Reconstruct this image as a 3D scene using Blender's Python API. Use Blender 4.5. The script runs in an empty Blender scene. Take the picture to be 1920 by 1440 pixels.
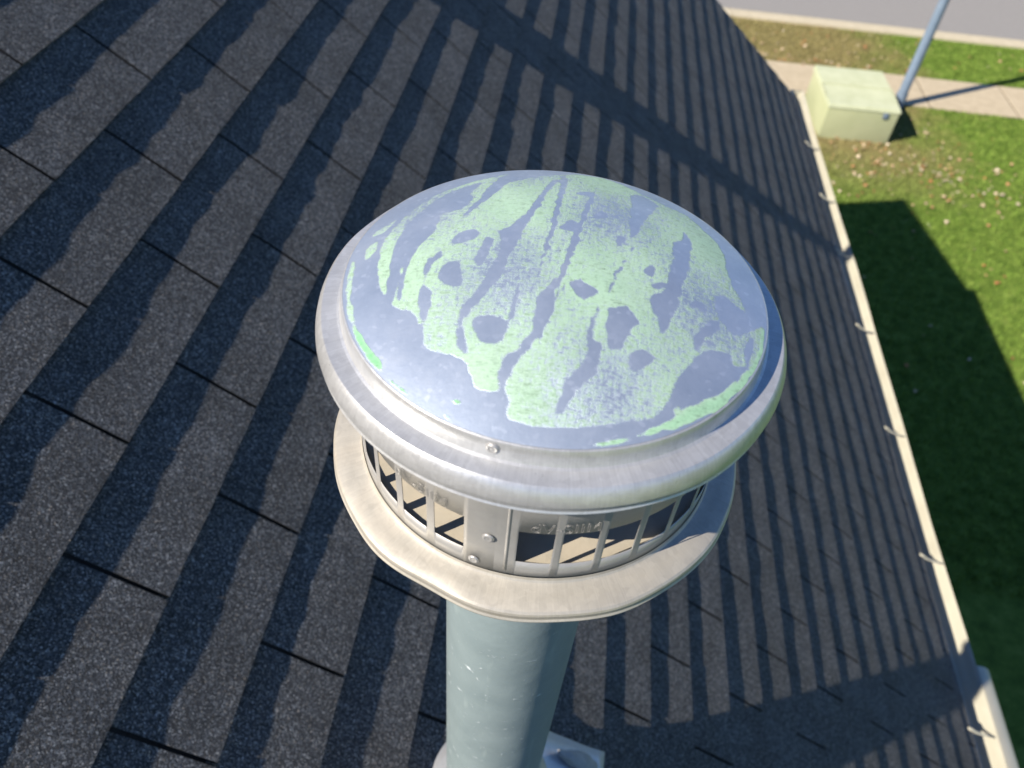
import bpy, bmesh, math, random
import numpy as np
from mathutils import Vector, Matrix, noise

# ------------------------------------------------------------------ camera, world, sun, exposure
scene = bpy.context.scene
ZC = 6.288                       # height of the camera above the lawn
PITCH = math.radians(39.8)
SUN_AZ = math.radians(32.75)     # direction the shadows run, from +x towards +y
SUN_EL = math.radians(37.85)

cam_d = bpy.data.cameras.new('camera')
cam_d.sensor_width = 36.0
cam_d.lens = 1453.98 / 1920 * 36
cam_d.clip_start = 0.02
cam_d.clip_end = 500
cam_d.dof.use_dof = True
cam_d.dof.focus_distance = 0.50
cam_d.dof.aperture_fstop = 9.0
cam = bpy.data.objects.new('camera', cam_d)
scene.collection.objects.link(cam)
Wm = [[0.99124886, 0.12715001, -0.03547638], [0.1169449, -0.72118007, 0.68280539], [0.06123385, -0.68097884, -0.72973847]]
cam.matrix_world = Matrix(((Wm[0][0], -Wm[0][1], -Wm[0][2], 0), (Wm[1][0], -Wm[1][1], -Wm[1][2], 0),
                           (Wm[2][0], -Wm[2][1], -Wm[2][2], ZC), (0, 0, 0, 1)))
scene.camera = cam

world = bpy.data.worlds.new("World")
scene.world = world
world.use_nodes = True
wnt = world.node_tree
bg = wnt.nodes['Background']
sky = wnt.nodes.new('ShaderNodeTexSky')
sky.sky_type = 'NISHITA'
sky.sun_disc = False
sky.sun_elevation = SUN_EL
sdir = Vector((math.cos(SUN_AZ) * math.cos(SUN_EL), math.sin(SUN_AZ) * math.cos(SUN_EL), -math.sin(SUN_EL)))
sky.sun_rotation = math.atan2(-sdir.x, -sdir.y)
sky.air_density = 1.0
sky.dust_density = 0.1
sky.ozone_density = 4.0
tint = wnt.nodes.new('ShaderNodeMix'); tint.data_type = 'RGBA'; tint.blend_type = 'MULTIPLY'
tint.inputs[0].default_value = 1.0; tint.inputs[7].default_value = (.80, .97, 1.22, 1)   # camera white balance set for the warm sun
wnt.links.new(sky.outputs[0], tint.inputs[6]); wnt.links.new(tint.outputs[2], bg.inputs[0])
bg.inputs[1].default_value = 0.060

sun_d = bpy.data.lights.new('sun', 'SUN')
sun_d.energy = 5.0
sun_d.angle = math.radians(0.5)
sun_d.color = (1.0, 0.90, 0.76)
sun = bpy.data.objects.new('sun', sun_d)
scene.collection.objects.link(sun)
sun.rotation_euler = sdir.to_track_quat('-Z', 'Y').to_euler()

scene.view_settings.view_transform = 'Standard'
scene.view_settings.look = 'None'
scene.view_settings.exposure = 0.95
scene.view_settings.gamma = 1.0

random.seed(4)
np.random.seed(4)
C = scene.collection

# ------------------------------------------------------------------ helpers
def tag(o, label=None, cat=None, group=None, kind=None):
    if label: o['label'] = label
    if cat: o['category'] = cat
    if group: o['group'] = group
    if kind: o['kind'] = kind
    return o

def empty(name, loc, label=None, cat=None, group=None):
    o = bpy.data.objects.new(name, None)
    o.location = loc
    o.empty_display_size = 0.1
    C.objects.link(o)
    return tag(o, label, cat, group)

def link(name, me, mat, parent=None, smooth=None):
    """Link a mesh whose vertices are in world coordinates, under parent."""
    o = bpy.data.objects.new(name, me)
    if mat is not None:
        me.materials.append(mat)
    C.objects.link(o)
    if parent is not None:
        o.parent = parent
        base = Vector((0, 0, 0))
        p = parent
        while p is not None:
            base = base + Vector(p.location)
            p = p.parent
        me.transform(Matrix.Translation(-base))
    if smooth is not None:
        sm = smooth
        for p_ in me.polygons: p_.use_smooth = True
        if sm < 3:
            me.set_sharp_from_angle(angle=sm)
    return o

def mesh(name, bm):
    me = bpy.data.meshes.new(name)
    bmesh.ops.recalc_face_normals(bm, faces=bm.faces)
    bm.to_mesh(me)
    bm.free()
    return me

def obj(name, bm, mat, parent=None, smooth=None):
    return link(name, mesh(name, bm), mat, parent, smooth)

def np_mesh(name, V, F):
    """F: (n,k) array of equal sized faces"""
    V = np.asarray(V, dtype=np.float32); F = np.asarray(F, dtype=np.int32)
    me = bpy.data.meshes.new(name)
    me.vertices.add(len(V)); me.vertices.foreach_set('co', V.ravel())
    k = F.shape[1]
    me.loops.add(F.size); me.loops.foreach_set('vertex_index', F.ravel())
    me.polygons.add(len(F)); me.polygons.foreach_set('loop_start', np.arange(0, F.size, k, dtype=np.int32))
    me.update(calc_edges=True); me.validate()
    return me

def box(bm, x0, x1, y0, y1, z0, z1, M=None, bevel=0):
    vs = [bm.verts.new(v) for v in ((x0,y0,z0),(x1,y0,z0),(x1,y1,z0),(x0,y1,z0),(x0,y0,z1),(x1,y0,z1),(x1,y1,z1),(x0,y1,z1))]
    fs = [bm.faces.new([vs[i] for i in f]) for f in ((0,3,2,1),(4,5,6,7),(0,1,5,4),(1,2,6,5),(2,3,7,6),(3,0,4,7))]
    if bevel:
        es = list({e for f in fs for e in f.edges})
        r = bmesh.ops.bevel(bm, geom=es, offset=bevel, segments=2, affect='EDGES', profile=0.6)
        vs = list({v for v in r['verts']} | {v for f in r['faces'] for v in f.verts} | {v for v in vs if v.is_valid})
    if M is not None:
        bmesh.ops.transform(bm, matrix=M, verts=[v for v in vs if v.is_valid])

def lathe(bm, prof, cx, cy, seg=192, a0=0.0, a1=2 * math.pi, wob=None):
    full = abs(a1 - a0 - 2 * math.pi) < 1e-6
    n = seg if full else seg + 1
    rows = []
    for r, z in prof:
        row = []
        for i in range(n):
            t = a0 + (a1 - a0) * i / seg
            dr, dz = wob(t, r, z) if wob else (0, 0)
            row.append(bm.verts.new((cx + (r + dr) * math.cos(t), cy + (r + dr) * math.sin(t), z + dz)))
        rows.append(row)
    for a, b in zip(rows, rows[1:]):
        for i in range(seg):
            j = (i + 1) % n
            bm.faces.new((a[i], a[j], b[j], b[i]))
    return rows

def tube(bm, pts, rad, seg=10, cap=True):
    rows = []
    for i, p in enumerate(pts):
        p = Vector(p)
        d = (Vector(pts[min(i + 1, len(pts) - 1)]) - Vector(pts[max(i - 1, 0)])).normalized()
        up = Vector((0, 0, 1)) if abs(d.z) < 0.9 else Vector((0, 1, 0))
        a = d.cross(up).normalized(); b = d.cross(a).normalized()
        r = rad[i] if isinstance(rad, (list, tuple)) else rad
        rows.append([bm.verts.new(p + a * r * math.cos(2 * math.pi * k / seg) + b * r * math.sin(2 * math.pi * k / seg)) for k in range(seg)])
    for a, b in zip(rows, rows[1:]):
        for k in range(seg):
            bm.faces.new((a[k], a[(k + 1) % seg], b[(k + 1) % seg], b[k]))
    if cap:
        bm.faces.new(rows[0]); bm.faces.new(rows[-1])

# ------------------------------------------------------------------ materials
class NT:
    def __init__(s, name):
        s.m = bpy.data.materials.new(name); s.m.use_nodes = True
        s.t = s.m.node_tree; s.b = s.t.nodes['Principled BSDF']
        s.co = s.t.nodes.new('ShaderNodeTexCoord').outputs['Object']
    def n(s, typ, **kw):
        nd = s.t.nodes.new(typ)
        for k, v in kw.items(): setattr(nd, k, v)
        return nd
    def l(s, a, b): s.t.links.new(a, b)
    def set(s, **kw):
        for k, v in kw.items():
            s.b.inputs[k.replace('_', ' ')].default_value = v
    def mapping(s, scale=(1,1,1), rot=(0,0,0), vec=None):
        m = s.n('ShaderNodeMapping'); m.inputs['Scale'].default_value = scale; m.inputs['Rotation'].default_value = rot
        s.l(vec or s.co, m.inputs[0]); return m.outputs[0]
    def noise(s, scale, detail=4, rough=.55, vec=None, dist=0):
        q = s.n('ShaderNodeTexNoise'); q.inputs['Scale'].default_value = scale; q.inputs['Detail'].default_value = detail
        q.inputs['Roughness'].default_value = rough; q.inputs['Distortion'].default_value = dist
        s.l(vec or s.co, q.inputs['Vector']); return q.outputs['Fac']
    def voro(s, scale, vec=None, out='Color', rnd=1):
        q = s.n('ShaderNodeTexVoronoi'); q.inputs['Scale'].default_value = scale; q.inputs['Randomness'].default_value = rnd
        s.l(vec or s.co, q.inputs['Vector']); return q.outputs[out]
    def ramp(s, fac, stops, interp='LINEAR'):
        r = s.n('ShaderNodeValToRGB'); cr = r.color_ramp; cr.interpolation = interp
        while len(cr.elements) < len(stops): cr.elements.new(0.5)
        for e, (p, c) in zip(cr.elements, stops):
            e.position = p; e.color = (c, c, c, 1) if isinstance(c, (int, float)) else (*c, 1)
        s.l(fac, r.inputs[0]); return r.outputs[0]
    def mix(s, fac, a, b, typ='MIX'):
        m = s.n('ShaderNodeMix', data_type='RGBA', blend_type=typ)
        for v, i in ((fac, 0), (a, 6), (b, 7)):
            if isinstance(v, (int, float)): m.inputs[i].default_value = v if i == 0 else (v, v, v, 1)
            elif isinstance(v, tuple): m.inputs[i].default_value = (*v, 1)
            else: s.l(v, m.inputs[i])
        return m.outputs[2]
    def math(s, op, a, b=0, clamp=False):
        m = s.n('ShaderNodeMath', operation=op, use_clamp=clamp)
        for v, i in ((a, 0), (b, 1)):
            if isinstance(v, (int, float)): m.inputs[i].default_value = v
            else: s.l(v, m.inputs[i])
        return m.outputs[0]
    def bump(s, h, strength=.3, dist=.001, prev=None):
        b = s.n('ShaderNodeBump'); b.inputs['Strength'].default_value = strength; b.inputs['Distance'].default_value = dist
        s.l(h, b.inputs['Height'])
        if prev is not None: s.l(prev, b.inputs['Normal'])
        return b.outputs[0]
    def out(s, color=None, rough=None, normal=None, metal=None):
        for v, k in ((color, 'Base Color'), (rough, 'Roughness'), (metal, 'Metallic')):
            if v is None: continue
            if isinstance(v, (int, float)): s.b.inputs[k].default_value = v
            elif isinstance(v, tuple): s.b.inputs[k].default_value = (*v, 1)
            else: s.l(v, s.b.inputs[k])
        if normal is not None: s.l(normal, s.b.inputs['Normal'])
        return s.m

def m_shingle():
    s = NT('shingle_granules')
    cell = s.voro(500); sep = s.n('ShaderNodeSeparateColor'); s.l(cell, sep.inputs[0])
    gran = s.ramp(sep.outputs[0], [(0, (.026, .029, .036)), (.5, (.076, .083, .096)), (.78, (.150, .158, .172)), (.95, (.29, .295, .30)), (1, (.46, .46, .46))])
    warm = s.ramp(sep.outputs[1], [(0, (1, 1, 1)), (.8, (1, 1, 1)), (1, (1.25, 1.05, .85))])
    col = s.mix(1, gran, warm, 'MULTIPLY')
    big = s.ramp(s.noise(9, 5, .6), [(.25, .72), (.75, 1.30)])
    col = s.mix(1, col, big, 'MULTIPLY')
    fine = s.ramp(s.noise(120, 3, .7), [(.25, .65), (.75, 1.35)])
    col = s.mix(1, col, fine, 'MULTIPLY')
    h = s.math('ADD', s.math('MULTIPLY', sep.outputs[2], .6), s.noise(380, 3, .7))
    nrm = s.bump(h, 1.0, .0075)
    s.set(Specular_IOR_Level=.35)
    return s.out(col, .8, nrm)

def m_dark(name='shingle_underlay'):
    s = NT(name)
    return s.out(s.ramp(s.noise(200, 3), [(.3, .006), (.7, .02)]), .95)

def m_metal(name, tint=(.74, .74, .73), rough=.34, spangle=.5, warm=.0, metal=.9, brushed=0):
    s = NT(name)
    sp = s.voro(260); sep = s.n('ShaderNodeSeparateColor'); s.l(sp, sep.inputs[0])
    n1 = s.noise(30, 6, .65)
    n2 = s.noise(700, 3, .7)
    v = s.ramp(n1, [(.25, tuple(c * .92 for c in tint)), (.5, tint), (.78, tuple(min(1, c * 1.06) for c in tint))])
    v = s.mix(spangle * .35, v, s.mix(1, v, s.ramp(sep.outputs[0], [(0, .6), (1, 1.35)]), 'MULTIPLY'))
    stain = s.ramp(s.noise(14, 5, .6, dist=1.2), [(.48, 0.0), (.72, 1.0)])
    v = s.mix(s.math('MULTIPLY', stain, warm), v, (.60, .50, .37))
    r = s.ramp(s.math('ADD', s.math('MULTIPLY', n1, .5), s.math('MULTIPLY', n2, .5)), [(.3, rough - .07), (.7, rough + .12)])
    h = s.math('ADD', s.math('MULTIPLY', n2, .3), s.noise(60, 3))
    if brushed:
        sx = s.n('ShaderNodeSeparateXYZ'); s.l(s.co, sx.inputs[0])
        an = s.math('ARCTAN2', sx.outputs[1], sx.outputs[0])
        cx = s.n('ShaderNodeCombineXYZ'); s.l(s.math('MULTIPLY', an, 130), cx.inputs[0])
        s.l(s.math('MULTIPLY', sx.outputs[2], 40), cx.inputs[1])
        ln = s.noise(1.0, 5, .8, vec=cx.outputs[0])
        v = s.mix(brushed, v, s.mix(1, v, s.ramp(ln, [(.3, .70), (.5, 1.0), (.7, 1.35)]), 'MULTIPLY'))
        h = s.math('ADD', h, s.math('MULTIPLY', ln, .8 * brushed))
    nrm = s.bump(h, .35, .0006)
    return s.out(v, r, nrm, metal)

def m_dome():
    s = NT('painted_dome_metal')
    at = s.n('ShaderNodeAttribute', attribute_name='paint'); sep = s.n('ShaderNodeSeparateColor'); s.l(at.outputs['Color'], sep.inputs[0])
    # a worn film of green paint, rubbed off along slanting hair lines
    m1 = s.mapping((190, 900, 300), (0, 0, math.radians(-14)))
    hair = s.noise(1.0, 5, .8, vec=m1)
    m2 = s.mapping((700, 130, 300), (0, 0, math.radians(-8)))
    drag = s.noise(1.0, 4, .7, vec=m2)
    fleck = s.noise(330, 4, .8)
    broad = s.noise(38, 4, .6)
    t = s.math('ADD', s.math('MULTIPLY', hair, .95), s.math('MULTIPLY', drag, .55))
    t = s.math('ADD', t, s.math('MULTIPLY', fleck, .85))
    t = s.math('ADD', t, s.math('MULTIPLY', broad, .12))            # about 0.7 .. 1.7, mean 1.2
    k = s.math('SUBTRACT', s.math('MULTIPLY', sep.outputs[0], 2.30), t)
    mask = s.ramp(s.math('ADD', k, .5), [(.38, 0.0), (.66, 1.0)])
    strong = sep.outputs[1]
    green = s.mix(strong, s.mix(broad, (.28, .44, .31), (.38, .52, .41)), (.12, .42, .18))
    green = s.mix(1, green, s.ramp(s.math('ADD', s.math('MULTIPLY', hair, .5), s.math('MULTIPLY', fleck, .5)), [(.36, .50), (.49, .97), (.66, 1.15)]), 'MULTIPLY')
    n1 = s.noise(26, 6, .65)
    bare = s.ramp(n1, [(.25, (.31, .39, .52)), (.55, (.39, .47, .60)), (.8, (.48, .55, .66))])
    spk = s.voro(420); sp = s.n('ShaderNodeSeparateColor'); s.l(spk, sp.inputs[0])
    bare = s.mix(.18, bare, s.ramp(sp.outputs[0], [(0, .22), (.9, .34), (1, .7)]))
    col = s.mix(mask, bare, green)
    metal = s.math('SUBTRACT', .62, s.math('MULTIPLY', mask, .54))
    rough = s.math('ADD', .44, s.math('MULTIPLY', mask, .12))
    h = s.math('ADD', s.math('MULTIPLY', mask, .6), s.math('MULTIPLY', fleck, .4))
    return s.out(col, rough, s.bump(h, .5, .0005), metal)

def m_pipe():
    s = NT('grey_green_pipe_paint')
    n1 = s.noise(22, 5, .6)
    col = s.ramp(n1, [(.3, (.180, .232, .250)), (.7, (.218, .275, .292))])
    mv = s.mapping((60, 60, 9))
    st = s.ramp(s.noise(1, 4, .6, vec=mv), [(.60, 0.0), (.72, 1.0)])
    col = s.mix(s.math('MULTIPLY', st, .30), col, (.42, .50, .50))
    # chips where the paint has flaked to bright metal
    mc = s.mapping((80, 80, 190), (.5, .6, 0), vec=None)
    ch = s.ramp(s.noise(1, 3, .6, vec=mc, dist=.8), [(.665, 0.0), (.71, 1.0)])
    reg = s.ramp(s.noise(9, 2), [(.40, 0.0), (.52, 1.0)])
    chip = s.math('MULTIPLY', ch, reg)
    col = s.mix(chip, col, (.55, .62, .66))
    h = s.math('ADD', s.noise(45, 4), s.math('MULTIPLY', chip, 1.5))
    s.set(Specular_IOR_Level=.4)
    return s.out(col, .36, s.bump(h, .5, .0012))

def m_simple(name, c1, c2, rough=.6, scale=20, bump=.2, bd=.002, spec=.4, detail=5):
    s = NT(name)
    n1 = s.noise(scale, detail, .6)
    s.set(Specular_IOR_Level=spec)
    return s.out(s.ramp(n1, [(.3, c1), (.7, c2)]), rough, s.bump(s.noise(scale * 4, 4, .6), bump, bd))

def grass_color(s):
    pos = s.n('ShaderNodeNewGeometry').outputs['Position']
    sx = s.n('ShaderNodeSeparateXYZ'); s.l(pos, sx.inputs[0])
    n = s.noise(.9, 5, .6, vec=pos); f = s.noise(7, 4, .6, vec=pos); ff = s.noise(45, 3, .7, vec=pos)
    g = s.ramp(f, [(.28, (.070, .125, .020)), (.5, (.135, .215, .036)), (.74, (.220, .300, .066))])
    g = s.mix(1, g, s.ramp(ff, [(.25, .65), (.75, 1.35)]), 'MULTIPLY')
    dry = s.ramp(s.noise(16, 4, .7, vec=pos), [(.3, (.16, .125, .055)), (.7, (.34, .27, .14))])
    # the turf is worn and dry beside the house and along the cabinet
    edge = s.math('ADD', s.math('MULTIPLY', n, 3.6), s.math('MULTIPLY', f, 1.3))
    lim = s.math('ADD', s.math('MULTIPLY', s.math('SUBTRACT', 7.25, sx.outputs[0]), 1.0), s.math('SUBTRACT', edge, 3.0))
    far = s.math('MULTIPLY', s.math('SUBTRACT', sx.outputs[1], 10.4), .55, True)
    w = s.math('MULTIPLY', s.math('MULTIPLY', lim, .62, True), far)
    return g, dry, s.math('MULTIPLY', w, .80)

def m_lawn():
    s = NT('lawn_soil')
    g, dry, w = grass_color(s)
    col = s.mix(w, s.mix(.35, g, (.035, .05, .012)), dry)
    s.set(Specular_IOR_Level=.1)
    return s.out(col, .95, s.bump(s.noise(60, 4, .7), .8, .01))

def m_blade():
    s = NT('grass_blades')
    g, dry, w = grass_color(s)
    rnd = s.n('ShaderNodeAttribute', attribute_name='tone'); 
    col = s.mix(w, g, dry)
    col = s.mix(1, col, s.ramp(rnd.outputs['Fac'], [(0, .6), (1, 1.5)]), 'MULTIPLY')
    s.set(Specular_IOR_Level=.15)
    return s.out(col, .75)

def m_leaf():
    s = NT('dead_leaf')
    rnd = s.n('ShaderNodeAttribute', attribute_name='tone')
    col = s.ramp(rnd.outputs['Fac'], [(0, (.24, .10, .05)), (.15, (.36, .15, .06)), (.35, (.38, .24, .13)), (.7, (.44, .34, .22)), (1, (.52, .44, .33))])
    s.set(Specular_IOR_Level=.2)
    return s.out(col, .8)

M = dict(
    shingle=m_shingle(), under=m_dark(),
    cap=m_metal('mill_aluminium', (.50, .51, .52), .32, .5, .0, .58, .35),
    flange=m_metal('weathered_galvanised', (.40, .38, .335), .44, .4, .15, .38, .22),
    band=m_metal('band_metal', (.33, .33, .325), .40, .2, .1, .35),
    inside=m_metal('inner_plate_metal', (.36, .33, .27), .55, .2, .3, .15),
    rivet=m_metal('rivet_metal', (.38, .38, .38), .38, .2, 0, .45),
    dome=m_dome(), pipe=m_pipe(),
    flash=m_metal('flashing_metal', (.42, .45, .50), .42, .3, .2, .5),
    sealant=m_simple('grey_sealant', (.24, .24, .24), (.34, .34, .33), .5, 60, .3),
    gutter=m_simple('cream_gutter_paint', (.34, .325, .26), (.41, .395, .32), .32, 6, .05, .002, .5),
    soffit=m_simple('soffit_paint', (.55, .53, .47), (.62, .60, .54), .6, 5),
    siding=m_simple('siding_paint', (.50, .49, .45), (.58, .57, .52), .6, 3),
    cabinet=m_simple('faded_green_cabinet', (.33, .355, .21), (.38, .40, .245), .55, 3, .15, .004, .35, 6),
    cabinet_top=m_simple('bleached_cabinet_lid', (.38, .41, .265), (.46, .49, .34), .6, 4, .1, .004, .35, 6),
    post=m_simple('grey_post_paint', (.12, .165, .23), (.16, .21, .28), .38, 9, .05),
    concrete=m_simple('pale_concrete', (.36, .305, .215), (.44, .375, .27), .9, 7, .4, .004, .2, 8),
    kerb=m_simple('kerb_concrete', (.40, .355, .26), (.48, .43, .32), .9, 6, .4, .004, .2, 8),
    asphalt=m_simple('worn_asphalt', (.20, .195, .19), (.25, .243, .235), .9, 25, .6, .006, .2, 8),
    lawn=m_lawn(), blade=m_blade(), leaf=m_leaf(),
    dark=m_simple('dark_gap', (.01, .01, .01), (.02, .02, .02), .9),
    rust=m_simple('rusty_metal', (.16, .07, .03), (.28, .13, .06), .8, 80, .5),
    straw=m_simple('dry_stalk', (.45, .32, .10), (.62, .47, .18), .7, 60),
)
PAINT = [  # (tone, outline in tenths of a millimetre on the dome)
 (1,[(-309,1010),(-488,857),(-631,740),(-763,596),(-869,407),(-916,256),(-942,153),(-944,36),(-921,-119),(-887,-258),(-833,-353),(-822,-342),(-834,-267),(-850,-160),(-864,-14),(-858,130),(-842,234),(-799,364),(-742,485),(-681,600),(-593,698),(-481,798),(-385,890)]),
 (1,[(-1076,128),(-1036,166),(-962,195),(-926,298),(-903,374),(-960,310),(-1011,230)]),
 (1,[(-1020,-50),(-1029,61),(-981,147),(-965,42),(-988,-59)]),
 (1,[(-1095,-27),(-1058,-16),(-1040,-159),(-1010,-308),(-971,-422),(-922,-529),(-949,-545),(-1012,-414),(-1051,-286),(-1082,-147)]),
 (2,[(-945,-525),(-886,-586),(-833,-662),(-766,-725),(-745,-782),(-683,-838),(-614,-892),(-574,-927),(-609,-914),(-717,-832),(-827,-724),(-919,-601)]),
 (2,[(-397,-925),(-375,-916),(-350,-948),(-394,-946)]),
 (2,[(-435,-976),(-392,-1006),(-337,-1038),(-373,-1031),(-423,-1004)]),
 (1,[(-674,336),(-678,147),(-743,-6),(-759,-148),(-750,-279),(-741,-444),(-685,-460),(-641,-506),(-599,-580),(-625,-464),(-655,-349),(-664,-212),(-667,-104),(-646,-18),(-594,103),(-553,260),(-520,358),(-480,490),(-455,679),(-395,890),(-483,817),(-539,688),(-553,575),(-521,494),(-547,403),(-617,347)]),
 (1,[(-785,-29),(-788,-143),(-787,-274),(-788,-394),(-768,-441),(-750,-443),(-767,-326),(-773,-173)]),
 (1,[(-351,764),(-244,874),(-121,956),(40,1068),(208,1086),(306,1020),(433,891),(559,802),(718,727),(871,484),(905,356),(926,111),(990,-26),(1071,-138),(1041,-300),(997,-430),(901,-496),(790,-556),(657,-589),(583,-751),(570,-794),(519,-871),(403,-936),(261,-978),(120,-1014),(-21,-1023),(-141,-1003),(-143,-905),(-204,-890),(-293,-887),(-348,-786),(-364,-744),(-390,-734),(-452,-707),(-520,-699),(-576,-670),(-595,-519),(-589,-412),(-594,-342),(-650,-288),(-656,-160),(-653,13),(-580,137),(-543,259),(-456,463)]),
 (0,[(-462,-221),(-453,-261),(-461,-299),(-488,-311),(-517,-299),(-544,-284),(-573,-260),(-591,-216),(-583,-177),(-566,-152),(-548,-129),(-520,-116),(-488,-140),(-471,-183)]),
 (0,[(-431,120),(-421,96),(-436,64),(-467,43),(-496,31),(-527,19),(-558,21),(-569,44),(-560,73),(-549,98),(-532,128),(-499,150),(-468,147),(-449,133)]),
 (0,[(-690,426),(-681,600),(-594,637),(-534,546),(-561,427),(-627,349)]),
 (0,[(-370,-499),(-306,-475),(-236,-491),(-189,-529),(-205,-601),(-247,-653),(-315,-638),(-358,-571)]),
 (0,[(-449,-479),(-404,-390),(-366,-296),(-337,-194),(-308,-84),(-307,50),(-336,130),(-277,185),(-206,324),(-158,558),(-94,854),(-63,865),(-137,419),(-188,231),(-216,57),(-246,-80),(-271,-229),(-320,-318),(-352,-389),(-383,-467),(-417,-521),(-383,-621),(-355,-697),(-384,-716),(-422,-642),(-445,-552)]),
 (0,[(-415,-30),(-384,79),(-343,48),(-357,-114),(-394,-170),(-420,-116)]),
 (0,[(-76,-341),(4,-181),(0,-330),(-29,-468),(-51,-574),(-83,-656),(-124,-716),(-159,-818),(-143,-989),(-189,-993),(-210,-796),(-192,-695),(-147,-663),(-106,-601),(-86,-558),(-82,-443)]),
 (0,[(-203,-424),(-166,-232),(-169,-353),(-179,-476),(-206,-530)]),
 (0,[(-659,-146),(-622,-51),(-595,7),(-595,-96),(-631,-149),(-649,-289),(-655,-213)]),
 (0,[(-544,-331),(-536,-412),(-539,-500),(-535,-612),(-546,-499),(-549,-401)]),
 (0,[(235,422),(237,402),(225,381),(206,371),(189,367),(171,364),(156,370),(153,390),(162,410),(172,427),(186,446),(206,457),(221,450),(229,436)]),
 (0,[(90,251),(94,227),(80,201),(54,189),(30,189),(8,189),(-15,199),(-22,223),(-10,248),(5,268),(23,289),(49,302),(73,292),(83,271)]),
 (0,[(148,684),(142,668),(134,652),(114,634),(90,627),(73,630),(59,633),(46,641),(49,657),(69,674),(90,686),(111,698),(135,707),(150,700)]),
 (0,[(334,192),(328,168),(321,149),(313,129),(300,121),(290,134),(285,153),(281,172),(279,198),(287,222),(300,231),(311,232),(322,232),(332,219)]),
 (0,[(376,826),(453,856),(543,734),(481,576),(413,358),(363,187),(354,291),(366,507)]),
 (0,[(664,489),(708,392),(696,215),(656,5),(624,-121),(594,-283),(558,-387),(515,-455),(513,-335),(477,-325),(467,-208),(503,-170),(549,-139),(560,-25),(593,126),(590,298),(644,349)]),
 (0,[(491,-19),(489,-37),(484,-58),(470,-73),(455,-73),(444,-66),(433,-60),(426,-44),(431,-23),(443,-7),(455,5),(470,17),(485,17),(492,1)]),
 (0,[(543,-108),(540,-118),(533,-130),(517,-142),(499,-146),(486,-145),(475,-144),(465,-139),(470,-127),(485,-116),(500,-107),(517,-98),(535,-93),(544,-98)]),
 (0,[(61,-234),(109,-173),(148,-228),(211,-249),(196,-301),(146,-336),(101,-310)]),
 (0,[(260,-355),(362,-315),(399,-372),(427,-408),(368,-468),(340,-577),(274,-593),(258,-485)]),
 (0,[(209,-367),(232,-327),(205,-445),(196,-551),(246,-560),(244,-638),(226,-725),(182,-787),(127,-873),(104,-958),(65,-964),(88,-812),(137,-733),(180,-670),(179,-554),(180,-451)]),
 (0,[(807,-60),(858,-32),(926,-64),(1002,-114),(1071,-138),(1024,-202),(971,-243),(910,-297),(863,-273),(819,-210)]),
 (0,[(818,-222),(824,-291),(757,-366),(710,-470),(683,-460),(692,-381),(740,-305)]),
 (0,[(692,-508),(773,-435),(875,-423),(882,-504),(929,-494),(1019,-410),(989,-496),(825,-680),(738,-772),(670,-828),(602,-814),(567,-764),(614,-651),(648,-602)]),
 (0,[(367,-609),(440,-550),(492,-584),(477,-627),(404,-684),(377,-653)]),
 (0,[(901,412),(993,367),(1069,286),(1098,145),(1097,-83),(1021,-129),(967,-54),(919,91),(892,236)]),
 (0,[(1012,-233),(998,-355),(959,-449),(942,-404),(979,-274)]),
 (0,[(750,-161),(752,-170),(739,-184),(716,-196),(696,-203),(678,-209),(659,-211),(655,-204),(667,-190),(680,-179),(696,-166),(719,-153),(738,-150),(745,-155)]),
 (0,[(592,-597),(588,-608),(583,-619),(576,-632),(563,-646),(551,-655),(543,-657),(537,-657),(532,-654),(537,-642),(550,-628),(562,-616),(574,-604),(587,-595)]),
 (0,[(428,-723),(426,-731),(425,-740),(416,-756),(401,-773),(389,-782),(379,-789),(369,-794),(367,-789),(376,-773),(387,-757),(399,-742),(413,-726),(425,-718)]),
 (0,[(372,-801),(369,-810),(365,-819),(360,-830),(349,-843),(339,-851),(332,-853),(326,-855),(322,-853),(326,-843),(337,-830),(346,-819),(357,-808),(367,-799)]),
 (0,[(-49,1106),(1,852),(-41,166),(-91,-197),(-110,-346),(-100,-198),(-69,161),(-46,729)]),
 (0,[(206,1023),(128,402),(83,111),(46,-147),(0,-330),(13,-180),(54,136),(106,461),(183,956)]),
 (0,[(373,157),(285,-113),(240,-302),(257,-298),(311,-105),(392,182)]),
 (0,[(-57,-594),(-11,-400),(36,-251),(65,-169),(7,-408),(-40,-602)]),
 (3,[(1084,-157),(1061,-316),(1003,-469),(934,-594),(815,-749),(703,-833),(615,-906),(480,-968),(333,-1045),(207,-1075),(287,-1031),(407,-990),(479,-949),(588,-872),(686,-780),(808,-690),(919,-551),(998,-424),(1041,-300),(1069,-158)]),
 (1,[(628,-815),(626,-823),(622,-832),(611,-840),(598,-841),(589,-839),(580,-837),(574,-831),(576,-822),(587,-814),(598,-809),(609,-804),(622,-802),(629,-807)]),
]

# ------------------------------------------------------------------ roof frame of reference
SN, CS = math.sin(PITCH), math.cos(PITCH)
NRM = Vector((SN, 0, CS)); DWN = Vector((CS, 0, -SN))
RD = 1.048                                   # distance of the camera from the roof plane
def RP(u, y, h=0.0):
    p = DWN * u + NRM * (h - RD)
    return Vector((p.x, y, p.z + ZC))
U_RIDGE, U_EAVE = -1.868, 3.066
Y_NEAR, Y_FAR = -6.0, 6.06
EXPO = 0.143

# ------------------------------------------------------------------ ground, pavement, road
def sheet(name, x0, x1, y0, y1, z, mat, cuts=0):
    bm = bmesh.new()
    vs = [bm.verts.new(p) for p in ((x0, y0, z), (x1, y0, z), (x1, y1, z), (x0, y1, z))]
    bm.faces.new(vs)
    return tag(obj(name, bm, mat), kind='structure')

lawn = sheet('lawn', -150, 150, -150, 250, 0, M['lawn'])
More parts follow.
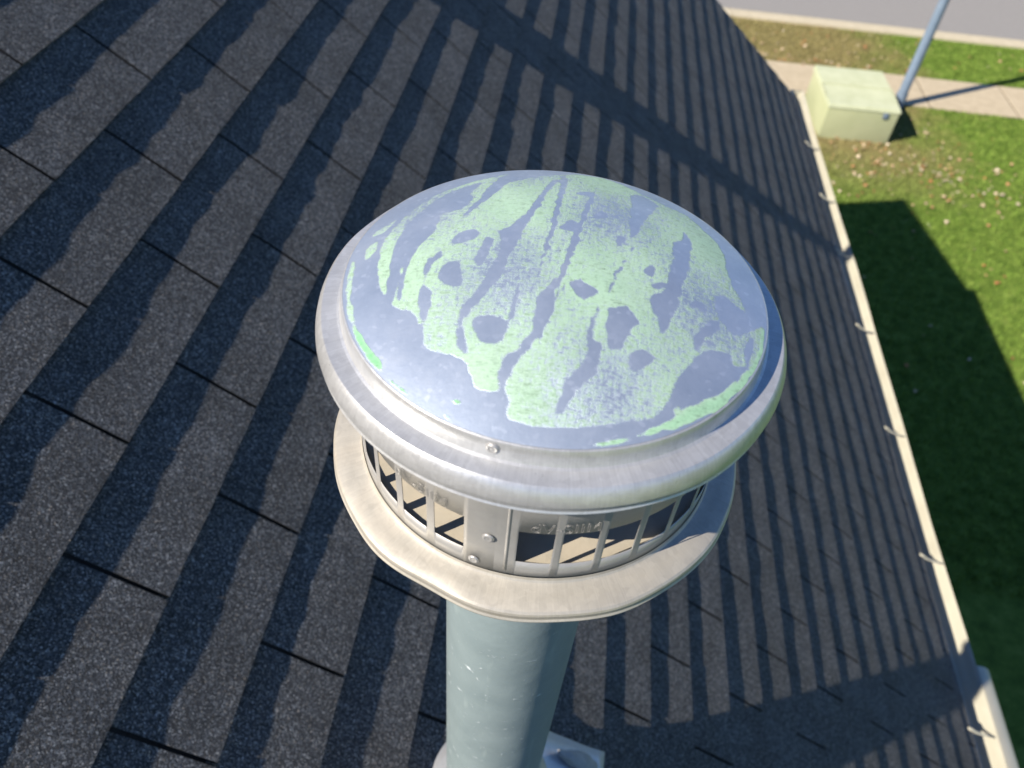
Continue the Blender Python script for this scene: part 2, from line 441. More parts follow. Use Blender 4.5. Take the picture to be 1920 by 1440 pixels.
# pavement: separate slabs with tooled joints inside one walk
bm = bmesh.new()
SW0, SW1 = 13.84, 15.06
x = 6.275 - 1.56 * 40
while x < 70:
    box(bm, x + .014, x + 1.56 - .014, SW0, SW1, -.08, .028, bevel=.006)
    x += 1.56
tag(obj('sidewalk', bm, M['concrete']), kind='structure')
bm = bmesh.new(); box(bm, -60, 70, SW0 + .004, SW1 - .004, -.08, .015)
tag(obj('sidewalk_bed', bm, M['dark']), kind='structure')
# kerb and gutter pan
bm = bmesh.new()
x = -60
while x < 70:
    x2 = x + 3.0
    prof = [(17.04, -.2), (17.04, .045), (17.22, .05), (17.30, -.02), (17.66, -.05), (17.66, -.2)]
    a = [bm.verts.new((x + .006, py, pz)) for py, pz in prof]
    b = [bm.verts.new((x2 - .006, py, pz)) for py, pz in prof]
    for i in range(len(prof)):
        j = (i + 1) % len(prof)
        bm.faces.new((a[i], a[j], b[j], b[i]))
    bm.faces.new(a); bm.faces.new(b)
    x = x2
tag(obj('kerb', bm, M['kerb']), kind='structure')
sheet('road', -150, 150, 17.64, 27.5, -.046, M['asphalt'])
# hole for the road in the lawn: lower the road region by cutting the lawn sheet
bpy.data.objects.remove(lawn)
bm = bmesh.new()
for (x0, x1, y0, y1) in ((-150, 150, -150, 17.05), (-150, 150, 27.5, 250)):
    bm.faces.new([bm.verts.new(p) for p in ((x0, y0, 0), (x1, y0, 0), (x1, y1, 0), (x0, y1, 0))])
tag(obj('lawn', bm, M['lawn']), kind='structure')

# grass blades (one uncountable mass) where the camera can see them
def scatter(n, x0, x1, y0, y1):
    return np.random.rand(n, 2) * [x1 - x0, y1 - y0] + [x0, y0]
P = np.vstack([scatter(150000, 2.0, 9.5, 4.0, SW0), scatter(60000, 1.5, 13.0, SW1, 16.98)])
keep = ~((P[:, 0] > 4.0) & (P[:, 0] < 5.25) & (P[:, 1] > 12.45) & (P[:, 1] < 13.75))
P = P[keep]; n = len(P)
ang = np.random.rand(n) * 2 * np.pi; hgt = .028 + .028 * np.random.rand(n); w = .0045 + .003 * np.random.rand(n)
lean = (np.random.rand(n, 2) - .5) * .05
V = np.zeros((n, 3, 3))
V[:, 0, 0] = P[:, 0] - np.cos(ang) * w; V[:, 0, 1] = P[:, 1] - np.sin(ang) * w
V[:, 1, 0] = P[:, 0] + np.cos(ang) * w; V[:, 1, 1] = P[:, 1] + np.sin(ang) * w
V[:, 2, 0] = P[:, 0] + lean[:, 0]; V[:, 2, 1] = P[:, 1] + lean[:, 1]; V[:, 2, 2] = hgt
me = np_mesh('grass', V.reshape(-1, 3), np.arange(n * 3).reshape(-1, 3))
at = me.attributes.new('tone', 'FLOAT', 'POINT'); at.data.foreach_set('value', np.repeat(np.random.rand(n), 3).astype(np.float32))
tag(link('grass', me, M['blade']), kind='stuff')

# leaf litter
def leaves(n, fx, fy):
    out = []
    while len(out) < n:
        x, y = fx(), fy()
        if SW0 - .02 < y < SW1 + .02 and random.random() < .85: continue
        if 3.98 < x < 5.27 and 12.4 < y < 13.8: continue
        if y > 17: continue
        out.append((x, y))
    return out
L = leaves(300, lambda: random.gauss(5.4, 1.0), lambda: random.gauss(11.6, .55))
L += leaves(170, lambda: random.uniform(3.9, 10.5), lambda: random.uniform(6.5, 13.8))
L += leaves(120, lambda: random.gauss(4.5, 1.6), lambda: random.uniform(15.1, 17.0))
L += leaves(60, lambda: random.gauss(4.3, .8), lambda: random.gauss(15.15, .12))
L += leaves(50, lambda: random.uniform(6, 12), lambda: random.uniform(15.1, 17.0))
V = []; F = []; T = []
for x, y in L:
    r = random.choice((random.uniform(.014, .03), random.uniform(.022, .045))); a = random.random() * 6.28; z = random.uniform(.03, .05)
    tx, ty = random.uniform(-.5, .5), random.uniform(-.5, .5)
    b = len(V); t = random.random()
    ring = [(math.cos(a + k * 1.0472) * r * (1.0 if k % 2 else .55), math.sin(a + k * 1.0472) * r * (1.0 if k % 2 else .55)) for k in range(6)]
    V.append((x, y, z + .006)); T.append(t)
    for dx, dy in ring:
        V.append((x + dx, y + dy, z + dx * tx + dy * ty)); T.append(t)
    for k in range(6): F.append((b, b + 1 + k, b + 1 + (k + 1) % 6))
me = np_mesh('fallen_leaves', V, F)
at = me.attributes.new('tone', 'FLOAT', 'POINT'); at.data.foreach_set('value', np.array(T, dtype=np.float32))
tag(link('fallen_leaves', me, M['leaf']), kind='stuff')

# ------------------------------------------------------------------ house
house = empty('house', (0, 0, 0), 'house with steep dark shingle roof and cream gutter along the lawn', 'house')

def nz(x, y, z=0.0): return noise.noise(Vector((x, y, z)))

# shingle courses
Vs = []; Fs = []; Mi = []
def tab(k, ya, yb, fine):
    u0 = -0.295 + EXPO * k
    EX = EXPO if k < 23 else .070              # the starter course is cut off at the gutter
    us = [u0 - .012, u0 + .21 * EX, u0 + .5 * EX, u0 + .77 * EX, u0 + EX - .004, u0 + EX]
    st = .016 if fine else .17
    n = max(2, int(round((yb - ya) / st)) + 1)
    lift = .0061 + .0012 * nz(k * 3.7, ya * 9.1)
    tilt = .0007 * nz(k * 5.3, ya * 7.7, 2.0)
    base = len(Vs)
    m = len(us)
    for i in range(n):
        y = ya + (yb - ya) * i / (n - 1)
        e = min(i, n - 1 - i) * (yb - ya) / (n - 1)
        q = (y - ya) / (yb - ya) - .5
        wav = .0008 * nz(y * 18, k * 9.0) + .0003 * nz(y * 60, k * 4.0) + .0011 * nz(y * 6, k * 2.3, 5.)
        edge_u = .0012 * nz(y * 90, k * 13.0) + .0012 * nz(y * 9, k * 3.0)
        for j, u in enumerate(us):
            f = (u - u0) / EX
            h = max(0, f) * (lift + tilt * q + wav * min(1, .35 + f)) + (0.0 if f > 0 else -.0025)
            if 0 < j < m - 1: h += .0004 * nz(y * 14, u * 16, 9.)
            Vs.append(RP(u + (edge_u if j >= m - 2 else 0), y, h))
        Vs.append(RP(u0 + EX + edge_u - .0006, y, -.001))            # foot of the butt edge
    r = m + 1
    for i in range(n - 1):
        for j in range(r - 1):
            a = base + i * r + j
            Fs.append((a, a + 1, a + r + 1, a + r)); Mi.append(0)
    # side walls of the cutouts
    for i in (0, n - 1):
        b0 = base + i * r
        bb = len(Vs)
        for j, u in enumerate(us):
            Vs.append(RP(u, ya if i == 0 else yb, -.004))
        for j in range(m - 1):
            q4 = (b0 + j, bb + j, bb + j + 1, b0 + j + 1)
            Fs.append(q4 if i else q4[::-1]); Mi.append(1)
k0 = int(math.ceil((U_RIDGE + .295) / EXPO)) - 1
for k in range(k0, 24):
    y0 = (.103 if k % 2 else .278) + .004 * nz(k * 1.7, 3.3)
    i0 = int(math.floor((Y_NEAR - y0) / .343))
    i = i0
    while y0 + .343 * i < Y_FAR:
        g = .0031 + .001 * nz(k, i * 1.3)
        ya = max(Y_NEAR, y0 + .343 * i + g); yb = min(Y_FAR, y0 + .343 * (i + 1) - g)
        if yb - ya > .01:
            tab(k, ya, yb, yb > -.8)
        i += 1
me = np_mesh('roof_covering', Vs, Fs)
roof = link('roof', me, M['shingle'], house, smooth=.6)
me.materials.append(M['under'])
me.polygons.foreach_set('material_index', np.array(Mi, dtype=np.int32))
bm = bmesh.new()
for a, b, c, d in (((U_RIDGE, Y_NEAR), (U_EAVE - .02, Y_NEAR), (U_EAVE - .02, Y_FAR), (U_RIDGE, Y_FAR)),):
    top = [bm.verts.new(RP(p[0], p[1], -.003)) for p in (a, b, c, d)]
    bot = [bm.verts.new(RP(p[0], p[1], -.03)) for p in (a, b, c, d)]
    bm.faces.new(top); bm.faces.new(bot[::-1])
    for i in range(4):
        bm.faces.new((top[i], bot[i], bot[(i + 1) % 4], top[(i + 1) % 4]))
obj('roof_underlay', bm, M['under'], house)
# rear slope beyond the ridge
pr = RP(U_RIDGE, 0, 0)
rx, rz = pr.x, pr.z
W2 = 3.845
bm = bmesh.new()
ey = (Y_NEAR, Y_FAR)
A_ = [(rx + .002, rz), (rx - W2, rz - W2 * math.tan(PITCH)), (rx - W2, rz - W2 * math.tan(PITCH) - .03), (rx + .002, rz - .03)]
va = [bm.verts.new((x, ey[0], z)) for x, z in A_]; vb = [bm.verts.new((x, ey[1], z)) for x, z in A_]
bm.faces.new(va); bm.faces.new(vb[::-1])
for i in range(4): bm.faces.new((va[i], vb[i], vb[(i + 1) % 4], va[(i + 1) % 4]))
obj('rear_roof', bm, M['shingle'], house)
bm = bmesh.new()
y = Y_NEAR
while y < Y_FAR - .01:
    y2 = min(Y_FAR, y + .143)
    for s_ in (1, -1):
        c0 = Vector((rx, 0, rz + .012)); c1 = Vector((rx + s_ * .115, 0, rz + .012 - .115 * math.tan(PITCH)))
        q = [(c0.x, y, c0.z + .004), (c1.x, y, c1.z + .004), (c1.x, y2, c1.z), (c0.x, y2, c0.z)]
        bm.faces.new([bm.verts.new(p) for p in q])
    y = y2
obj('ridge_cap', bm, M['shingle'], house)

# walls
ex = RP(U_EAVE, 0, 0)
wx1 = ex.x - .42; wx0 = rx - W2 + .42
def roof_z(x): return rz - abs(x - rx) * math.tan(PITCH) - .04
bm = bmesh.new()
wy0, wy1 = Y_NEAR + .3, Y_FAR - .3
pr5 = [(wx0, -.1), (wx1, -.1), (wx1, roof_z(wx1)), (rx, roof_z(rx)), (wx0, roof_z(wx0))]
va = [bm.verts.new((x, wy0, z)) for x, z in pr5]; vb = [bm.verts.new((x, wy1, z)) for x, z in pr5]
bm.faces.new(va[::-1]); bm.faces.new(vb)
for i in range(5): bm.faces.new((va[i], va[(i + 1) % 5], vb[(i + 1) % 5], vb[i]))
wall = obj('wall', bm, M['siding'], house)
# lap siding boards, proud of the wall
bm = bmesh.new()
z = .05
while z < roof_z(wx1) - .1:
    bm.faces.new([bm.verts.new(p) for p in ((wx1 + .018, wy0, z), (wx1 + .018, wy1, z), (wx1 + .004, wy1, z + .11), (wx1 + .004, wy0, z + .11))])
    bm.faces.new([bm.verts.new(p) for p in ((wx1 + .004, wy0, z), (wx1 + .004, wy1, z), (wx1 + .018, wy1, z), (wx1 + .018, wy0, z))])
    z += .11
obj('siding', bm, M['siding'], wall)
# fascia, soffit, rake board
bm = bmesh.new()
box(bm, ex.x - .075, ex.x - .055, Y_NEAR + .01, Y_FAR - .01, ex.z - .20, ex.z + .012)
obj('fascia', bm, M['soffit'], house)
bm = bmesh.new()
box(bm, wx1 + .02, ex.x - .078, Y_NEAR + .01, Y_FAR - .01, ex.z - .20, ex.z - .185)
obj('soffit', bm, M['soffit'], house)
bm = bmesh.new()
q = [RP(U_RIDGE, Y_FAR - .03, -.032), RP(U_EAVE - .05, Y_FAR - .03, -.032), RP(U_EAVE - .05, Y_FAR - .03, -.18), RP(U_RIDGE, Y_FAR - .03, -.18)]
a = [bm.verts.new(p) for p in q]; b = [bm.verts.new(p + Vector((0, .02, 0))) for p in q]
bm.faces.new(a); bm.faces.new(b[::-1])
for i in range(4): bm.faces.new((a[i], b[i], b[(i + 1) % 4], a[(i + 1) % 4]))
obj('rake_board', bm, M['soffit'], house)

# gutter: ogee trough hung under the last course
gx, gz = 1.693, ZC - 2.805
GY0, GY1 = -5.9, 6.215
prof = [(.014, .012), (.002, .010), (0, .004), (0, -.046), (.008, -.054), (.045, -.056), (.062, -.048), (.080, -.030), (.096, -.012), (.104, .004), (.112, .008), (.114, .001), (.108, -.006)]
bm = bmesh.new()
ys = [GY0, -3, -1, 0] + [y * .3 for y in range(1, 21)] + [GY1]
rows = []
for y in ys:
    sag = .003 * math.sin(y * 2.1) + .002 * math.sin(y * 5.3)
    rows.append([bm.verts.new((gx + px * .90 + sag, y, gz + pz + sag * .6)) for px, pz in prof])
for a, b in zip(rows, rows[1:]):
    for i in range(len(prof) - 1): bm.faces.new((a[i], a[i + 1], b[i + 1], b[i]))
for r in (rows[0], rows[-1]):
    bm.faces.new(r[1:11])
gut = obj('gutter', bm, M['gutter'], house, smooth=.7)
so = gut.modifiers.new('thickness', 'SOLIDIFY'); so.thickness = .0016; so.offset = 0
for y in (5.30, 4.62, 4.02, 3.34, 2.60, 1.90, 1.19, .45, -.3, -1.1):
    bm = bmesh.new()
    pts = [(gx - .028, y, gz + .060), (gx - .010, y, gz + .050), (gx + .01, y, gz + .034), (gx + .05, y, gz + .018), (gx + .09, y, gz + .010)]
    tube(bm, pts, [.005, .0065, .006, .004, .003], 8)
    obj('hanger', bm, M['gutter'], gut, smooth=3.2)
# wider rain diverter clipped on the outer lip of the near length
bm = bmesh.new()
dp = [(.1145, .012), (.150, .004), (.172, -.012), (.176, -.030), (.172, -.030), (.168, -.014), (.149, -.001), (.1145, .007)]
yy = [-5.8, -2, 0, .8, 1.46]
rows = [[bm.verts.new((gx + px - .011, y, gz + pz)) for px, pz in dp] for y in yy]
for a, b in zip(rows, rows[1:]):
    for i in range(len(dp)): bm.faces.new((a[i], a[(i + 1) % len(dp)], b[(i + 1) % len(dp)], b[i]))
for r in (rows[0], rows[-1]): bm.faces.new(r)
obj('splash_guard', bm, M['gutter'], house, smooth=.5)

# ------------------------------------------------------------------ vent pipe with its cap
VX, VY = .0017, .32
RB = ZC - 1.364                                  # where the pipe axis meets the roof
vent = empty('roof_vent', (VX, VY, RB), 'metal roof vent with round slotted cap and worn green paint on its dome', 'vent')
Z = lambda z: ZC + z
# pipe
bm = bmesh.new()
lathe(bm, [(.0577, Z(-1.44)), (.0577, Z(-1.06)), (.0577, Z(-.80)), (.0577, Z(-.5)), (.0577, Z(-.386)), (.0545, Z(-.386)), (.0545, Z(-1.44))], VX, VY, 96)
obj('pipe', bm, M['pipe'], vent, smooth=.6)
# storm collar and flashing
bm = bmesh.new()
lathe(bm, [(.0585, Z(-1.075)), (.0600, Z(-1.083)), (.074, Z(-1.108)), (.079, Z(-1.118)), (.0775, Z(-1.119)), (.0585, Z(-1.092))], VX, VY, 64)
obj('storm_collar', bm, M['flash'], vent, smooth=.6)
bm = bmesh.new()
rows = []
for t_, (r, z) in enumerate([(.0625, -1.10), (.066, -1.14), (.085, -1.25), (.105, None)]):
    row = []
    for i in range(64):
        a = i / 64 * 2 * math.pi
        x = VX + r * math.cos(a); y = VY - .012 * t_ + r * math.sin(a)
        zz = Z(z) if z is not None else (-(RD) - SN * x) / CS + ZC + .004
        row.append(bm.verts.new((x, y, zz)))
    rows.append(row)
for a, b in zip(rows, rows[1:]):
    for i in range(64): bm.faces.new((a[i], a[(i + 1) % 64], b[(i + 1) % 64], b[i]))
obj('flashing_cone', bm, M['flash'], vent, smooth=.9)
bm = bmesh.new()
NU, NY = 14, 12
u0_, u1_, y0_, y1_ = .93, 1.118, .10, .508
grid = []
for i in range(NU + 1):
    row = []
    for j in range(NY + 1):
        u = u0_ + (u1_ - u0_) * i / NU; y = y0_ + (y1_ - y0_) * j / NY
        du, dy = u1_ - u, y1_ - y
        h = .0085 + .002 * nz(u * 14, y * 14) + .016 * math.exp(-((du / .07) ** 2 + (dy / .10) ** 2)) + .004 * math.exp(-(du / .02) ** 2)
        row.append(bm.verts.new(RP(u + .003 * nz(y * 20, 7.), y + .003 * nz(u * 20, 3.), h)))
    grid.append(row)
for i in range(NU):
    for j in range(NY): bm.faces.new((grid[i][j], grid[i + 1][j], grid[i + 1][j + 1], grid[i][j + 1]))
fl = obj('flashing_plate', bm, M['flash'], vent, smooth=3.2)
so = fl.modifiers.new('t', 'SOLIDIFY'); so.thickness = .0018; so.offset = -1
# dab of sealant on the plate
bm = bmesh.new()
r = bmesh.ops.create_icosphere(bm, subdivisions=4, radius=1)
c = RP(1.055, .475, .022)
for v in bm.verts:
    d = v.co.copy(); k = 1 + .25 * nz(d.x * 2 + 4, d.y * 2, d.z * 2)
    v.co = c + DWN * d.x * .050 * k + Vector((0, 1, 0)) * d.y * .016 * k * (1 + .5 * d.x) + NRM * d.z * .008
obj('sealant', bm, M['sealant'], fl, smooth=3.2)
bm = bmesh.new()
r = bmesh.ops.create_icosphere(bm, subdivisions=3, radius=1)
c = RP(1.02, .425, .018)
for v in bm.verts:
    d = v.co.copy(); v.co = c + DWN * d.x * .05 + Vector((0, 1, 0)) * d.y * .012 + NRM * d.z * .005
obj('rust_patch', bm, M['rust'], fl, smooth=3.2)

# cap: one top-level part group: dome lid, upper flange, slotted band, lower flange
def wobU(t, r, z):
    k = max(0, (r - .11) / .018)
    return (.0006 * k * nz(math.cos(t) * 2, math.sin(t) * 2, 1.), .0009 * k * nz(math.cos(t) * 3, math.sin(t) * 3, 5.))
bm = bmesh.new()
lathe(bm, [(.1098, Z(-.2616)), (.1106, Z(-.2614)), (.1113, Z(-.2618)), (.1118, Z(-.2630)), (.1122, Z(-.2660)), (.1126, Z(-.2695)), (.1132, Z(-.2709)), (.1146, Z(-.2716)), (.1226, Z(-.2726)),
           (.1234, Z(-.2734)), (.1246, Z(-.2753)), (.1258, Z(-.2780)), (.1266, Z(-.2808)), (.1268, Z(-.2826)), (.1264, Z(-.2833)), (.1258, Z(-.2836)), (.1256, Z(-.2866)), (.1262, Z(-.2876)), (.1256, Z(-.2886)),
           (.1246, Z(-.2880)), (.1244, Z(-.2850)), (.1130, Z(-.2875)), (.1100, Z(-.2880)), (.100, Z(-.2880)), (.02, Z(-.2880))], VX, VY, 256, wob=wobU)
rim = obj('cap_rim', bm, M['cap'], vent, smooth=.30)
def wobL(t, r, z):
    k = max(0, (r - .112) / .017)
    d = math.atan2(math.sin(t - math.radians(-112)), math.cos(t - math.radians(-112)))
    return (.0012 * k * nz(math.cos(t) * 3, math.sin(t) * 3, 8.) - .0022 * k * math.exp(-(d / .16) ** 2), .0012 * k * nz(math.cos(t) * 3.5, math.sin(t) * 3.5, 2.))
bm = bmesh.new()
lathe(bm, [(.1097, Z(-.3740)), (.1101, Z(-.3760)), (.1110, Z(-.3771)), (.1128, Z(-.3778)), (.1180, Z(-.3786)), (.1235, Z(-.3797)), (.1262, Z(-.3808)), (.1274, Z(-.3820)), (.1279, Z(-.3834)), (.1277, Z(-.3842)),
           (.1276, Z(-.3868)), (.1284, Z(-.3880)), (.1282, Z(-.3890)), (.1270, Z(-.3886)), (.1266, Z(-.3850)), (.1235, Z(-.3822)), (.1150, Z(-.3815)), (.0578, Z(-.3860))], VX, VY, 256, wob=wobL)
obj('lower_flange', bm, M['flange'], vent, smooth=.38)

# dome with the paint mask as a colour attribute
R0, H0 = .1104, .022
RSP = (R0 * R0 + H0 * H0) / (2 * H0); ZSP = -.2613 + H0 - RSP
NR, NS = 150, 512
rr = np.linspace(0.0004, R0, NR); th = np.arange(NS) / NS * 2 * np.pi
X = rr[:, None] * np.cos(th); Y = rr[:, None] * np.sin(th)
dent = 0.00035 * np.sin(X * 61 + 1) * np.cos(Y * 53 + 2) + .0002 * np.sin(X * 140 + Y * 90)
Zz = ZSP + np.sqrt(RSP ** 2 - X ** 2 - Y ** 2) + dent * (1 - (rr[:, None] / R0) ** 4)
V = np.stack([X + VX, Y + VY, Zz + ZC], -1).reshape(-1, 3)
i = np.arange(NR - 1)[:, None] * NS; j = np.arange(NS)[None, :]; j2 = (j + 1) % NS
F = np.stack([i + j, i + NS + j, i + NS + j2, i + j2], -1).reshape(-1, 4)
me = np_mesh('dome', V, F)
px = X.ravel() * 1e4; py = Y.ravel() * 1e4
# wobble the outlines a little so the wear has ragged edges
wx = np.array([noise.fractal(Vector((a * .022, b * .022, 1.7)), 1.0, 2.0, 4) for a, b in zip(px, py)]) * 13
wy = np.array([noise.fractal(Vector((a * .022, b * .022, 7.3)), 1.0, 2.0, 4) for a, b in zip(px, py)]) * 13
qx, qy = px + wx, py + wy
def inside(poly):
    res = np.zeros(len(qx), bool); n = len(poly)
    for a in range(n):
        x1, y1 = poly[a]; x2, y2 = poly[(a + 1) % n]
        if y1 == y2: continue
        c = (y1 > qy) != (y2 > qy)
        res ^= c & (qx < (x2 - x1) * (qy - y1) / (y2 - y1) + x1)
    return res
cov = np.zeros(len(qx)); strong = np.zeros(len(qx))
for tone, poly in PAINT:
    m_ = inside(poly)
    cov[m_] = 1.0 if tone else 0.36
    if tone == 2: strong[m_] = .75; cov[m_] = 1.6
    if tone == 3: strong[m_] = .28; cov[m_] = 1.5
    if tone == 1: strong[m_] = .0
def blur(a, it):
    a = a.reshape(NR, NS)
    for _ in range(it):
        b = a.copy(); b[1:-1] = (a[2:] + a[:-2] + 2 * a[1:-1]) / 4
        a = (np.roll(b, 1, 1) + np.roll(b, -1, 1) + 2 * b) / 4
    return a.ravel()
cov = np.minimum(blur(cov, 4) * 1.38, 1.0 + .6 * strong); strong = blur(strong, 2)
cov = cov * (.96 + .12 * np.sin(px * .006) * np.cos(py * .005 + 1))
colr = np.ones((len(qx), 4), dtype=np.float32); colr[:, 0] = cov / 1.6 * .97; colr[:, 1] = strong; colr[:, 2] = 0
ca = me.color_attributes.new('paint', 'FLOAT_COLOR', 'POINT'); ca.data.foreach_set('color', colr.ravel())
dome = link('dome', me, M['dome'], vent, smooth=3.2)

# slotted band
RBD, TH = .1093, .0005
zb0, zb1, wz0, wz1 = -.3768, -.2865, -.3600, -.3310
def band_pt(deg, z, r):
    a = math.radians(deg - 90)
    return (VX + r * math.cos(a), VY + r * math.sin(a), Z(z))
wins = []
for s_ in (0, 180):
    wins += [(s_ - 1.4 + 12.05 * q, s_ - 1.4 + 12.05 * q + 9.75) for q in range(6)]
    wins += [(s_ - 16.4 - 12.0 * q - 9.4, s_ - 16.4 - 12.0 * q) for q in range(6)]
    wins += [(s_ + 72.5, s_ + 82.0), (s_ - 98.0 + 0, s_ - 88.5)]
brk = []
for a, b in wins:
    brk += [a, b]
step = 1.0
alld = sorted(set([round(x, 3) for x in brk] + [round(-110 + step * q, 3) for q in range(360)]))
lo = alld[0]
alld = [d for d in alld if d < lo + 360 - 1e-6]
def in_win(mid):
    for a, b in wins:
        for o_ in (-360, 0, 360):
            if a + o_ < mid < b + o_: return True
    return False
bm = bmesh.new()
zs = [zb0, wz0, wz1, -.3105, zb1]
cols = [[bm.verts.new(band_pt(d, z, RBD)) for z in zs] for d in alld]
N = len(cols)
for i in range(N):
    a, b = cols[i], cols[(i + 1) % N]
    d0 = alld[i]; d1 = alld[(i + 1) % N] + (360 if i == N - 1 else 0)
    for q in range(len(zs) - 1):
        if q == 1 and in_win((d0 + d1) / 2): continue
        bm.faces.new((a[q], b[q], b[q + 1], a[q + 1]))
band = obj('slotted_band', bm, M['band'], vent, smooth=.25)
so = band.modifiers.new('t', 'SOLIDIFY'); so.thickness = TH; so.offset = -1
# lap seam where the band ends overlap, with a pressed crease
def patch(name, d0, d1, z0, z1, r, mat, parent, thick=.0005, n=8, bulge=None):
    bm = bmesh.new()
    cc = []
    for i in range(n + 1):
        d = d0 + (d1 - d0) * i / n
        cc.append([bm.verts.new(band_pt(d, z0 + (z1 - z0) * q / 4, r + (bulge(i / n, q / 4) if bulge else 0))) for q in range(5)])
    for a, b in zip(cc, cc[1:]):
        for q in range(4): bm.faces.new((a[q], b[q], b[q + 1], a[q + 1]))
    o = obj(name, bm, mat, parent, smooth=.6)
    m_ = o.modifiers.new('t', 'SOLIDIFY'); m_.thickness = thick; m_.offset = 1
    return o
patch('seam_lap', -16.2, -5.4, -.3738, -.2875, RBD + .0002, M['band'], band, .0005, 10, lambda a, q: -.0009 * max(0, a - .6))
patch('seam_lap', -5.0, -3.2, -.3700, -.2900, RBD - .0004, M['band'], band, .0002, 10, lambda a, q: .0011 * math.sin(a * math.pi) ** 2)
# raised frames of the window groups are pressed rims
def rivet(name, deg, z, r, rad, parent, h=.0008):
    a = math.radians(deg - 90)
    ax = Vector((math.cos(a), math.sin(a), 0)); tg = Vector((-math.sin(a), math.cos(a), 0)); up = Vector((0, 0, 1))
    c = Vector((VX, VY, Z(z))) + ax * r
    prof_ = [(1.15, -.0002), (1.1, .0002), (1.0, .0002), (.95, h * .5), (.85, h * .8), (.7, h * .85), (.55, h * .6), (.35, h * .5), (.2, h * .6), (.05, h * .65)]
    bm = bmesh.new(); rows = []
    for pr_, ph in prof_:
        rows.append([bm.verts.new(c + tg * math.cos(k * math.pi / 12) * rad * pr_ + up * math.sin(k * math.pi / 12) * rad * pr_ + ax * ph) for k in range(24)])
    for a_, b_ in zip(rows, rows[1:]):
        for k in range(24): bm.faces.new((a_[k], a_[(k + 1) % 24], b_[(k + 1) % 24], b_[k]))
    bm.faces.new(rows[-1])
    return obj(name, bm, M['rivet'], parent, smooth=.9)
rivet('rivet', -9.3, -.3415, RBD + .0011, .0029, band)
rivet('rivet', -13.0, -.3665, RBD + .0011, .0027, band)
rivet('rivet', 170.7, -.3415, RBD, .0029, band)
rivet('rivet', -9.5, -.2660, .1122, .0030, rim, .0011)
rivet('rivet', 110, -.2660, .1122, .0030, rim, .0011)
rivet('rivet', 230, -.2660, .1122, .0030, rim, .0011)
# dry stalk caught against the pipe
# pressed lettering, upside down as on the band
def band_text(txt, deg, z, size):
    cu = bpy.data.curves.new('lettering', 'FONT'); cu.body = txt; cu.size = size; cu.fill_mode = 'NONE'; cu.bevel_depth = .0001; cu.bevel_resolution = 1; cu.space_character = 1.08
    to = bpy.data.objects.new('tmp', cu); C.objects.link(to)
    dg = bpy.context.evaluated_depsgraph_get(); dg.update()
    me = bpy.data.meshes.new_from_object(to.evaluated_get(dg)); bpy.data.objects.remove(to)
    bm = bmesh.new(); bm.from_mesh(me)
    bmesh.ops.subdivide_edges(bm, edges=[e for e in bm.edges if e.calc_length() > .002], cuts=3)
    xs = [v.co.x for v in bm.verts]; w_ = max(xs)
    for v in bm.verts:
        x, y, zz = v.co
        v.co = band_pt(deg + math.degrees(x / RBD), z + y, RBD + .0002 + zz)
    return obj('lettering', bm, M['band'], band, smooth=3.2)
band_text('dV-SIIM', 1.6, -.3298, .0105)
band_text('dV-SIIM', -40.0, -.3298, .0105)
# inside: floor plate and the inner collar of the pipe
bm = bmesh.new()
lathe(bm, [(.1083, Z(-.3640)), (.100, Z(-.3635)), (.075, Z(-.3600)), (.060, Z(-.3560)), (.0545, Z(-.3545)), (.0545, Z(-.3350)), (.0530, Z(-.3350)), (.0530, Z(-.40))], VX, VY, 128)
obj('inner_baffle', bm, M['inside'], vent, smooth=.5)
bm = bmesh.new()
rows = []
stalk = [(VX - .004, VY - .0600, Z(-1.052)), (VX - .0005, VY - .064, Z(-1.062)), (VX + .004, VY - .0665, Z(-1.075)), (VX + .006, VY - .070, Z(-1.088))]
tube(bm, stalk, [.002, .0026, .0022, .0015], 6)
tag(obj('dry_stalk', bm, M['straw'], None, smooth=3.2), 'short yellow dry stalk caught at the foot of the vent pipe', 'plant debris')

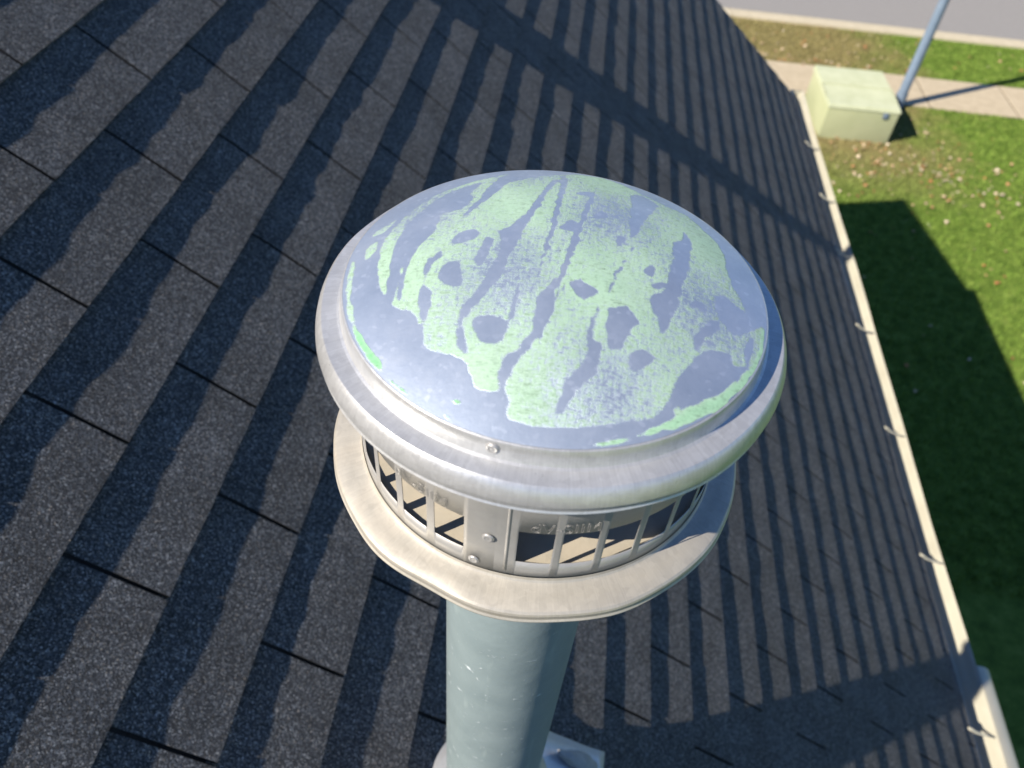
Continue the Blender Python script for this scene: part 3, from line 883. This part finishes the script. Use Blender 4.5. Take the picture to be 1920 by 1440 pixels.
# second, stouter flue further along the roof, beyond the frame: it throws the long shadow band
fu, fy = -1.05, 1.99
fb = RP(fu, fy, 0)
flue = empty('flue_pipe', fb, 'stout capped flue pipe standing near the ridge', 'flue')
bm = bmesh.new()
lathe(bm, [(.150, fb.z - .12), (.150, fb.z + .075), (.0001, fb.z + .075)], fb.x, fb.y, 48)
obj('flue_base', bm, M['pipe'], flue, smooth=.6)
bm = bmesh.new()
lathe(bm, [(.125, fb.z + .0755), (.11, fb.z + .14), (.095, fb.z + .20), (.07, fb.z + .24), (.05, fb.z + .26), (.05, fb.z + .55), (.0001, fb.z + .55)], fb.x, fb.y, 48)
obj('flue_cone', bm, M['flash'], flue, smooth=.6)

# ------------------------------------------------------------------ utility cabinet on the lawn
cab = empty('utility_cabinet', (4.037, 12.312, 0), 'faded pale green utility box on the lawn beside the sidewalk', 'utility box')
cab_M = Matrix.Translation((4.03, 12.32, 0)) @ Matrix.Rotation(math.radians(1.5), 4, 'Z')
bm = bmesh.new()
box(bm, .012, 1.158, .010, 1.35, -.05, .545, cab_M, bevel=.02)
body = obj('cabinet_body', bm, M['cabinet'], cab, smooth=.6)
bm = bmesh.new()
# lid: front part slopes slightly, rear part flat, rim overhangs
prf = [(0.0, .53), (0.0, .56), (.02, .578), (.70, .60), (.72, .605), (1.36, .612), (1.375, .60), (1.375, .53)]
a = []; b = []
for y, z in prf:
    a.append(bm.verts.new(cab_M @ Vector((0.0, y, z)))); b.append(bm.verts.new(cab_M @ Vector((1.17, y, z))))
for i in range(len(prf) - 1): bm.faces.new((a[i], a[i + 1], b[i + 1], b[i]))
bm.faces.new(a); bm.faces.new(b[::-1])
bmesh.ops.bevel(bm, geom=bm.edges[:], offset=.014, segments=2, affect='EDGES')
lid = obj('lid', bm, M['cabinet_top'], cab, smooth=.6)
bm = bmesh.new(); box(bm, .02, 1.15, .700, .712, .6035, .609, cab_M)
obj('lid_seam', bm, M['cabinet'], lid)
bm = bmesh.new(); box(bm, .90, .98, -.018, -.0005, .44, .53, cab_M, bevel=.006)
obj('latch', bm, M['post'], cab, smooth=.6)

# lamp post
lp = empty('lamp_post', (5.66, 13.76, 0), 'blue grey lamp post behind the green utility box', 'lamp post')
bm = bmesh.new()
lathe(bm, [(.001, 0), (.095, 0), (.095, .25), (.080, .30), (.074, 2.4), (.062, 3.9), (.04, 3.95), (.001, 3.95)], 5.66, 13.76, 32)
obj('pole', bm, M['post'], lp, smooth=.6)
bm = bmesh.new()
lathe(bm, [(.04, 3.952), (.09, 4.02), (.17, 4.35), (.19, 4.37), (.03, 4.55), (.001, 4.56)], 5.66, 13.76, 24)
obj('lantern', bm, M['post'], lp, smooth=.6)
